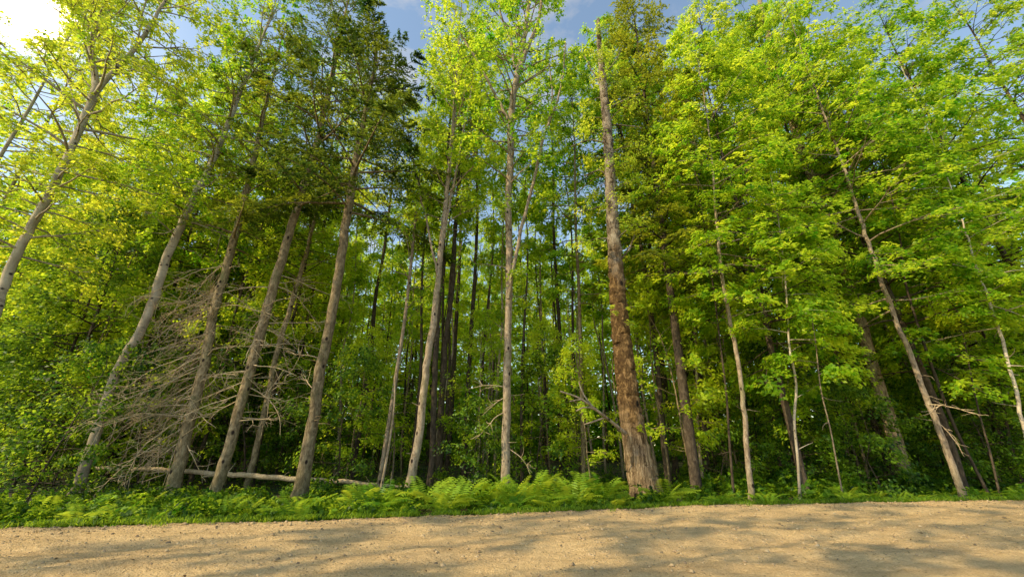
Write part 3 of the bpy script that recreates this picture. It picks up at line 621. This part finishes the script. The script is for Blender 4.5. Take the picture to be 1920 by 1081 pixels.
# ------------------------------------------------------------------ the forest behind
def proto_tree(seed, H, r, h0, nb, L, tint, bark, lm, name, cat, conifer=False, leaf=.13, k=14):
    rng = np.random.default_rng(seed); n = 8; z = np.linspace(-.3, H, n); wob = np.cumsum(rng.normal(0, .10, (n, 2)), 0); wob -= wob[0]
    P = np.c_[wob[:, 0], wob[:, 1], z]; R = r*(1-.85*np.linspace(0, 1, n)**1.2); P, R = resample(P, R, .6)
    w = Wood(); w.tube(P, R, 8, .03, rng); lv = Leaves()
    for i in range(6):
        h = rng.uniform(H*h0*.3, H*h0); q = np.array([np.interp(h, P[:, 2], P[:, 0]), np.interp(h, P[:, 2], P[:, 1]), h])
        w.tube(curve(rng, q, rng.uniform(0, 6.3), .1, rng.uniform(.3, .9), n=4), np.linspace(.012, .004, 4), 3)
    if conifer: needle_crown(rng, w, lv, P, R, H*h0, H*.98, nb, L, tint=tint, needle=.2, nk=6, step=.14)
    else: broadleaf_crown(rng, w, lv, P, R, H*h0, H*.98, nb, L, k=k, leaf=leaf, tint=tint, el=(.1, .9), thick=.22, wn=.5, spray_r=.5, nsub=4)
    root = empty(name, (0, 0, 0), 'x', cat)
    obj('trunk', w.mesh('trunk', M[bark]), root); obj('crown', lv.mesh('crown', M[lm]), root)
    return root
BG = [proto_tree(200, 19, .10, .24, 42, 2.6, .86, 'dark', 'leaf_far', 'maple_tree', 'maple', leaf=.17),
      proto_tree(201, 21, .11, .24, 46, 2.7, .9, 'dark', 'leaf_far', 'maple_tree', 'maple', leaf=.17),
      proto_tree(202, 16, .075, .30, 30, 2.0, .85, 'spruce', 'leaf_far', 'maple_tree', 'maple', leaf=.16),
      proto_tree(203, 20, .09, .26, 42, 2.5, .88, 'dark', 'leaf_far', 'maple_tree', 'maple', leaf=.17),
      proto_tree(204, 17, .065, .26, 34, 1.9, .7, 'dark', 'leaf_far', 'maple_tree', 'maple', leaf=.16),
      proto_tree(205, 18, .12, .25, 90, 2.4, .25, 'dark', 'needle', 'spruce_tree', 'spruce', conifer=True)]
PO = [proto_tree(220, 13, .055, .55, 9, 1.0, .75, 'grey', 'leaf', 'pole_tree', 'maple', leaf=.15),
      proto_tree(221, 12, .04, .5, 9, 1.0, .8, 'spruce', 'leaf', 'pole_tree', 'maple', leaf=.15),
      proto_tree(222, 14.5, .065, .6, 9, 1.1, .7, 'dark', 'leaf', 'pole_tree', 'maple', leaf=.15)]
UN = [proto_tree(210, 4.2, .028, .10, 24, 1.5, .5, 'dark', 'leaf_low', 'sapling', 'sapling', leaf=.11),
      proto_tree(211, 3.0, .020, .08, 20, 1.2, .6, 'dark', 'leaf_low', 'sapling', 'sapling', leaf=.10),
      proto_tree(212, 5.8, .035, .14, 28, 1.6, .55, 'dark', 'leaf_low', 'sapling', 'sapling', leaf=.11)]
def scatter(protos, pts, label, group, rng, smin=.85, smax=1.2, pick=None):
    used = set()
    for i, (x, y) in enumerate(pts):
        k = pick(x, y) if pick else rng.integers(0, len(protos)); p = protos[k]
        r = copy_tree(p)
        s = float(rng.uniform(smin, smax)); r.location = (float(x), float(y), float(ground_z(x, y))); r.scale = (s, s, s)
        r.rotation_euler = (float(rng.normal(0, .03)), float(rng.normal(0, .03)), float(rng.uniform(0, 6.28)))
        r['label'] = label(r['category']) if callable(label) else label; r['group'] = group(r['category']) if callable(group) else group
def remove_protos(ps):
    for p in ps:
        for c in list(p.children): bpy.data.objects.remove(c)
        bpy.data.objects.remove(p)
def poisson(rng, n, xr, yr, dmin, ok):
    pts = []; tries = 0
    while len(pts) < n and tries < n*400:
        tries += 1; y = rng.uniform(*yr); x = rng.uniform(xr(y)[0], xr(y)[1])
        if not ok(x, y): continue
        if all((x-a)**2+(y-b)**2 > dmin**2 for a, b in pts): pts.append((x, y))
    return pts
rng = np.random.default_rng(77)
# sun corridors: leave gaps so that light streaks reach the road
ptsA = (poisson(rng, 42, lambda y: (-1.4*y, 1.4*y), (17, 22), 1.6, lambda x, y: abs(x+1.5) > 9.5) +
        poisson(rng, 105, lambda y: (-1.35*y, 1.35*y), (27.5, 39), 1.5, lambda x, y: True))
def pickA(x, y):
    q = rng.random()
    if x < -8 and q < .22: return 5
    return int(rng.integers(0, 5))
def labA(c): return ('slim dark maple pole deep in the forest behind the front trees' if c == 'maple' else 'dark spruce deep in the forest on the left')
scatter(BG, ptsA, labA, lambda c: 'slim trees deep in the forest' if c == 'maple' else 'spruces deep in the forest', rng, pick=pickA)
MID = [proto_tree(230, 8.0, .045, .22, 30, 1.9, .85, 'grey', 'leaf', 'young_maple', 'maple', leaf=.13, k=18),
       proto_tree(231, 6.6, .035, .22, 26, 1.7, .9, 'spruce', 'leaf', 'young_maple', 'maple', leaf=.12, k=18),
       proto_tree(232, 9.5, .05, .28, 34, 2.0, .8, 'dark', 'leaf', 'young_maple', 'maple', leaf=.13, k=18)]
ptsM = poisson(rng, 20, lambda y: (-1.15*y, 1.25*y), (13.6, 20), 1.8, lambda x, y: abs(x+1.5) > 6.5)
scatter(MID, ptsM, 'bright young maple with open leafy branches between the larger trunks', 'young maples between the larger trunks', rng)
ptsP = poisson(rng, 170, lambda y: (-1.15*y, 1.25*y), (14.5, 28), .75, lambda x, y: True)
scatter(PO, ptsP, 'bare thin pole of a young tree with leaves only at its top', 'bare thin poles between the trunks', rng)
ptsU = poisson(rng, 62, lambda y: (-1.4*y, 1.4*y), (13.5, 24), 1.0, lambda x, y: abs(x) > 7 or (y > 17 and rng.random() < .25))
scatter(UN, ptsU, 'leafy green sapling growing in the shade between the trunks', 'understory saplings between the trunks', rng, .7, 1.15)
for (px, Y, k, sc, lab) in ((650, 14.2, 1, .8, 'bright young maple just right of the straight spruce'), (900, 14.8, 0, .75, 'bright young maple just left of the centre tree'), (1030, 15.2, 1, .85, 'bright young maple just right of the centre tree'), (735, 15.6, 0, .8, 'bright young maple behind the very thin upright sapling'), (1105, 13.4, 1, .7, 'bright young maple just left of the thickest trunk')):
    p, _ = at_y(px, 900, Y); r = copy_tree(MID[k]); r.location = (float(p[0]), Y, float(ground_z(p[0], Y))); r.scale = (sc, sc, sc); r.rotation_euler = (0, 0, px); r['label'] = lab
# hand-placed leafy saplings
def sap(px, py, Y, k, s, rz, label):
    p, _ = at_y(px, py, Y); r = copy_tree(UN[k]); r.location = (float(p[0]), Y, float(ground_z(p[0], Y))); r.scale = (s, s, s); r.rotation_euler = (0, 0, rz); r['label'] = label
sap(885, 900, 13.4, 1, .9, 2, 'leafy sapling with tiered sprays just left of the centre tree')
sap(640, 900, 13.5, 0, 1.0, 3, 'bright leafy sapling right of the straight spruce')
sap(1000, 900, 15, 0, 1.1, 4, 'leafy sapling close behind the centre tree on its right')
sap(60, 900, 11.5, 0, 1.0, 5, 'leafy sapling low at the left edge of the forest')
sap(95, 900, 13.6, 2, .8, .5, 'taller leafy sapling just left of the bent white birch')
sap(1640, 900, 13, 1, 1.0, 2.5, 'low leafy sapling at the foot of the broad leaning trunk')
sap(1500, 900, 14.5, 2, .9, 1.5, 'dark leafy sapling behind the thin wavy whitish stem')
sap(1880, 900, 14, 2, .9, 1.1, 'dark leafy sapling behind the white stem at the right edge')
remove_protos(BG); remove_protos(PO); remove_protos(MID); remove_protos(UN)

# far-off wood that closes the view
def far_wood():
    rng = np.random.default_rng(300); lv = Leaves()
    n = 8500; a = rng.uniform(-1.15, 1.15, n); d = rng.uniform(38, 62, n); x = np.sin(a)*d; y = np.cos(a)*d
    z = rng.uniform(0, 1, n)**1.3*22*(1-.2*rng.random(n)); C = np.c_[x, y, z]; D = rng.normal(0, 1, (n, 3))
    sprays(rng, lv, C, D, 1.4, 26, .45, .5, thick=.5, wn=.8)
    n = 3200; a = rng.uniform(-1.2, 1.2, n); d = rng.uniform(36, 50, n); C = np.c_[np.sin(a)*d, np.cos(a)*d, .6+rng.uniform(0, 1, n)*6.5]
    sprays(rng, lv, C, rng.normal(0, 1, (n, 3)), 1.2, 26, .5, .15, thick=.6, wn=1.2)
    return lv.mesh('far_wood', M['leaf_far'])
tag(obj('far_wood', far_wood()), 'hazy green mass of woodland far behind the trunks', 'woodland', kind='stuff')

# ------------------------------------------------------------------ fallen log
w = Wood(); P = []; R = []
for (x, y, wd) in [(172, 876, 8), (250, 878, 9), (330, 881, 10), (400, 887, 11), (470, 891, 12), (560, 898, 12), (640, 902, 11), (700, 907, 9), (770, 914, 7)]:
    p, tt = at_y(x, y, 13.2); P.append(p); R.append(wd*tt/F/2)
R = [r*.75 for r in R]; P, R = resample(P, R, .2); rl = np.random.default_rng(50); P += rl.normal(0, .01, P.shape); w.tube(P, R, 10, .04, rl)
for i in range(9):
    w.tube(curve(rl, P[rl.integers(2, len(P)-2)], rl.uniform(-.8, .8)+rl.choice([0, 3.1]), rl.uniform(.2, 1.2), rl.uniform(.15, .5), n=4), np.linspace(.015, .005, 4), 4)
o = obj('fallen_log', w.mesh('fallen_log', M['dead'], P[0]), loc=P[0]); tag(o, 'long thin fallen log lying across the feet of the spruces on the left', 'log')

# ------------------------------------------------------------------ ferns, low plants, ground cover
def fern_mesh(seed, R0=.75, nf=11):
    rng = np.random.default_rng(seed); lv = Leaves(); C = []; U = []; N = []; L = []; W = []; T = []
    for i in range(nf):
        az = i*6.283/nf+rng.normal(0, .25); ln = R0*rng.uniform(.75, 1.15); el = rng.uniform(1.0, 1.42)
        P = curve(rng, (0, 0, .02), az, el, ln, bend=-rng.uniform(.6, 1.5), n=16, wob=.03); Tn = unit(np.gradient(P, axis=0))
        S = unit(np.cross(Tn, [0, 0, 1.])); Nn = np.cross(S, Tn); tt = rng.normal(0, .1)
        for j in range(2, 16):
            f = (j-2)/13; pl = ln*.30*(math.sin(math.pi*(.22+.78*(1-f)))**.8)*(1-f*.35)+.012
            for sg in (-1, 1):
                d = unit(S[j]*sg+Tn[j]*.45-np.array([0, 0, .1]))
                C.append(P[j]+d*pl*.5); U.append(d); N.append(Nn[j]+rng.normal(0, .12, 3)); L.append(pl*1.05); W.append(ln/16*.72); T.append(.5+tt+.3*f+rng.normal(0, .06))
    lv.add(np.array(C), np.array(U), np.array(N), np.array(L), np.array(W), np.clip(T, 0, 1))
    w = Wood()
    return lv.mesh('fern', M['fern'])
FM = [fern_mesh(400+i, R0=.62+.08*i, nf=10+i % 3) for i in range(6)]
def plant_mesh(seed, H=.5, n=26, leaf=.12, spread=.35):
    """low broad-leaved plant: many stems with leaves"""
    rng = np.random.default_rng(seed); lv = Leaves()
    for i in range(n):
        P = curve(rng, (rng.normal(0, .1), rng.normal(0, .1), 0), rng.uniform(0, 6.28), rng.uniform(.7, 1.4), H*rng.uniform(.6, 1.3), bend=-.5, n=6)
        Q = P[2:]; Tn = np.gradient(P, axis=0)[2:]
        sprays(rng, lv, Q, Tn, spread*.5, 7, leaf, .5, thick=.12, wn=.35, aspect=.6, droop=.1)
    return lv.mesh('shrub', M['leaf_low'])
PM = [plant_mesh(430+i, H=.45+.1*(i % 3), leaf=.11+.015*(i % 2)) for i in range(4)]
rng = np.random.default_rng(88)
nf = 0
def place(me, name, x, y, s, label, cat, group):
    o = obj(name, me, loc=(x, y, float(ground_z(x, y))-.02)); o.scale = (s, s, s*float(rng.uniform(.85, 1.15))); o.rotation_euler = (0, 0, float(rng.uniform(0, 6.28)))
    tag(o, label, cat, group); return o
def edge_band(n, x0, x1, d0, d1, dmin):
    pts = []; tr = 0
    while len(pts) < n and tr < n*300:
        tr += 1; x = rng.uniform(x0, x1); d = rng.uniform(d0, d1); y = float(edge_y(x))+d
        if all((x-a)**2+(y-b)**2 > dmin**2 for a, b in pts): pts.append((x, y))
    return pts
# ferns: dense band in the middle, thinner towards the sides
for (x, y) in edge_band(40, -3.6, 4.0, .35, 2.6, .48):
    place(FM[rng.integers(0, 6)], 'fern', x, y, rng.choice([.55, .7, .85, 1.0, 1.15]), 'lush green fern in the middle of the roadside band', 'fern', 'ferns in the middle of the roadside band')
for (x, y) in edge_band(20, -3.4, 4.2, .25, 1.6, .5):
    place(PM[rng.integers(0, 4)], 'shrub', x, y, rng.uniform(.45, .75), 'small broad leaved plant growing among the ferns in the middle', 'shrub', 'small plants among the ferns')
for (x, y) in edge_band(20, -9, -3.6, .3, 2.2, .45):
    place(FM[rng.integers(0, 6)], 'fern', x, y, rng.uniform(.35, .8), 'small sunlit fern by the road in front of the spruces', 'fern', 'small ferns in front of the spruces')
for (x, y) in edge_band(26, 4.0, 15, .25, 1.2, .4):
    place(FM[rng.integers(0, 6)], 'fern', x, y, rng.uniform(.35, .6), 'small dark green fern in the shade by the road on the right', 'fern', 'small ferns in shade on the right')
for (x, y) in edge_band(110, -12, -2.5, .3, 5.5, .42):
    place(PM[rng.integers(0, 4)], 'shrub', x, y, rng.uniform(.45, .85), 'low broad leaved plant on the left under the spruces and birches', 'shrub', 'low plants on the left')
for (x, y) in edge_band(70, 4.6, 20, .9, 6.5, .6):
    place(PM[rng.integers(0, 4)], 'shrub', x, y, rng.uniform(.7, 1.3), 'low dark green plant in deep shade on the right', 'shrub', 'low plants in shade on the right')
for (x, y) in edge_band(40, -3, 4.6, 2.6, 7, .6):
    place(PM[rng.integers(0, 4)], 'shrub', x, y, rng.uniform(.5, .95), 'low green plant just behind the ferns in the middle', 'shrub', 'low plants behind the ferns')
def cover():
    rng = np.random.default_rng(91); lv = Leaves()
    n = 5200; x = rng.uniform(-32, 34, n); d = .10+.28*np.abs(snoise(x, x*0, 2.3, 1))+rng.random(n)**1.5*16; y = edge_y(x)+d; z = ground_z(x, y)+rng.uniform(.03, .26, n)*np.clip(d/.6, .3, 1)
    sprays(rng, lv, np.c_[x, y, z], rng.normal(0, 1, (n, 3)), .3, 14, .085, .45, thick=.25, wn=.5)
    n = 6000; gx = rng.uniform(-14, 18, 150); x = rng.choice(gx, n)+rng.normal(0, .13, n); d = np.abs(rng.normal(0, .35, n))+.02; y = edge_y(x)+d; z = ground_z(x, y)+rng.uniform(.02, .12, n)
    U = np.c_[rng.normal(0, .5, (n, 2)), np.ones(n)]; N = rng.normal(0, 1, (n, 3)); L = rng.uniform(.08, .2, n)
    lv.add(np.c_[x, y, z], U, N, L, L*.09, rng.uniform(.3, .8, n))
    n = 420; cx = rng.uniform(-12, 17, n); cd_ = -np.abs(rng.normal(0, .16, n))+.05; m = 22
    x = (cx[:, None]+rng.normal(0, .05, (n, m))).ravel(); d = (cd_[:, None]+rng.normal(0, .035, (n, m))).ravel(); y = edge_y(x)+d; k = x.size
    U = np.c_[rng.normal(0, .55, (k, 2)), np.ones(k)]; L = rng.uniform(.04, .12, k)
    lv.add(np.c_[x, y, .05+L*.35], U, rng.normal(0, 1, (k, 3)), L, L*.13, rng.uniform(.3, .9, k))
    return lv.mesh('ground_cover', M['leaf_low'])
tag(obj('ground_cover', cover()), 'low leafy ground cover and grass between the road and the trees', 'ground cover', kind='stuff')

# ------------------------------------------------------------------ light, sky, camera
sd = bpy.data.lights.new('sun', 'SUN'); sd.energy = 5.0; sd.angle = math.radians(.55); sd.color = (1, .83, .50)
so = link(bpy.data.objects.new('sun', sd)); so.rotation_euler = Vector(SUN).to_track_quat('Z', 'Y').to_euler(); so.location = (-20, 20, 30)
W = bpy.data.worlds.new('World'); SC.world = W; W.use_nodes = True; nt = W.node_tree; nt.nodes.clear(); L = nt.links
out = N_(nt, 'ShaderNodeOutputWorld'); bg = N_(nt, 'ShaderNodeBackground'); bg.inputs['Strength'].default_value = .15
sky = N_(nt, 'ShaderNodeTexSky', sky_type='NISHITA', sun_disc=False, sun_elevation=SUN_EL, sun_rotation=SUN_AZ)
sky.dust_density = .4; sky.ozone_density = 1.5
tc = N_(nt, 'ShaderNodeTexCoord'); co = tc.outputs['Generated']
cn = noise(nt, mapped(nt, co, (1, 1, 2.2)), 2.6, 7, .6, .3)
cf = ramp(nt, [(.56, (0, 0, 0)), (.72, (1, 1, 1))], cn)
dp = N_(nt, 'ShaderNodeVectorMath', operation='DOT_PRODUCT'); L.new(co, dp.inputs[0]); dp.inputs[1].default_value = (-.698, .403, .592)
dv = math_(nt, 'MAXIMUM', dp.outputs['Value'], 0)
core = math_(nt, 'MULTIPLY', math_(nt, 'POWER', dv, 1800), 70.0); halo = math_(nt, 'MULTIPLY', math_(nt, 'POWER', dv, 70), 1.8)  # sun glow painted into the sky, away from the sun lamp's direction
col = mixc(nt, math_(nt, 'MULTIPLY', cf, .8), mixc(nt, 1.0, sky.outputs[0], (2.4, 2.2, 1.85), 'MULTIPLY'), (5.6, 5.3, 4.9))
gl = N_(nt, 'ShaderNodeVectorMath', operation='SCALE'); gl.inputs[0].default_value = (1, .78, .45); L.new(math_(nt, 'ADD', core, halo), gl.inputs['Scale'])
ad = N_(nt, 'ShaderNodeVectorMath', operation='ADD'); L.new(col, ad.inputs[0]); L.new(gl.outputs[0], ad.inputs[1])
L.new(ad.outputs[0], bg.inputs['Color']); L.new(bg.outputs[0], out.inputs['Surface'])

cd = bpy.data.cameras.new('camera'); cd.sensor_width = 36; cd.lens = 36*F/1920; cd.clip_end = 2000; cd.clip_start = .05
cam = link(bpy.data.objects.new('camera', cd)); cam.location = (0, 0, CAM_H); cam.rotation_euler = (math.radians(90)+PITCH, 0, 0); SC.camera = cam
SC.view_settings.view_transform = 'Standard'; SC.view_settings.look = 'None'; SC.view_settings.exposure = 0
SC.render.engine = 'CYCLES'; c = SC.cycles
c.max_bounces = 8; c.diffuse_bounces = 7; c.glossy_bounces = 2; c.transmission_bounces = 4; c.transparent_max_bounces = 4
c.caustics_reflective = False; c.caustics_refractive = False; c.use_denoising = True; c.sample_clamp_indirect = 6
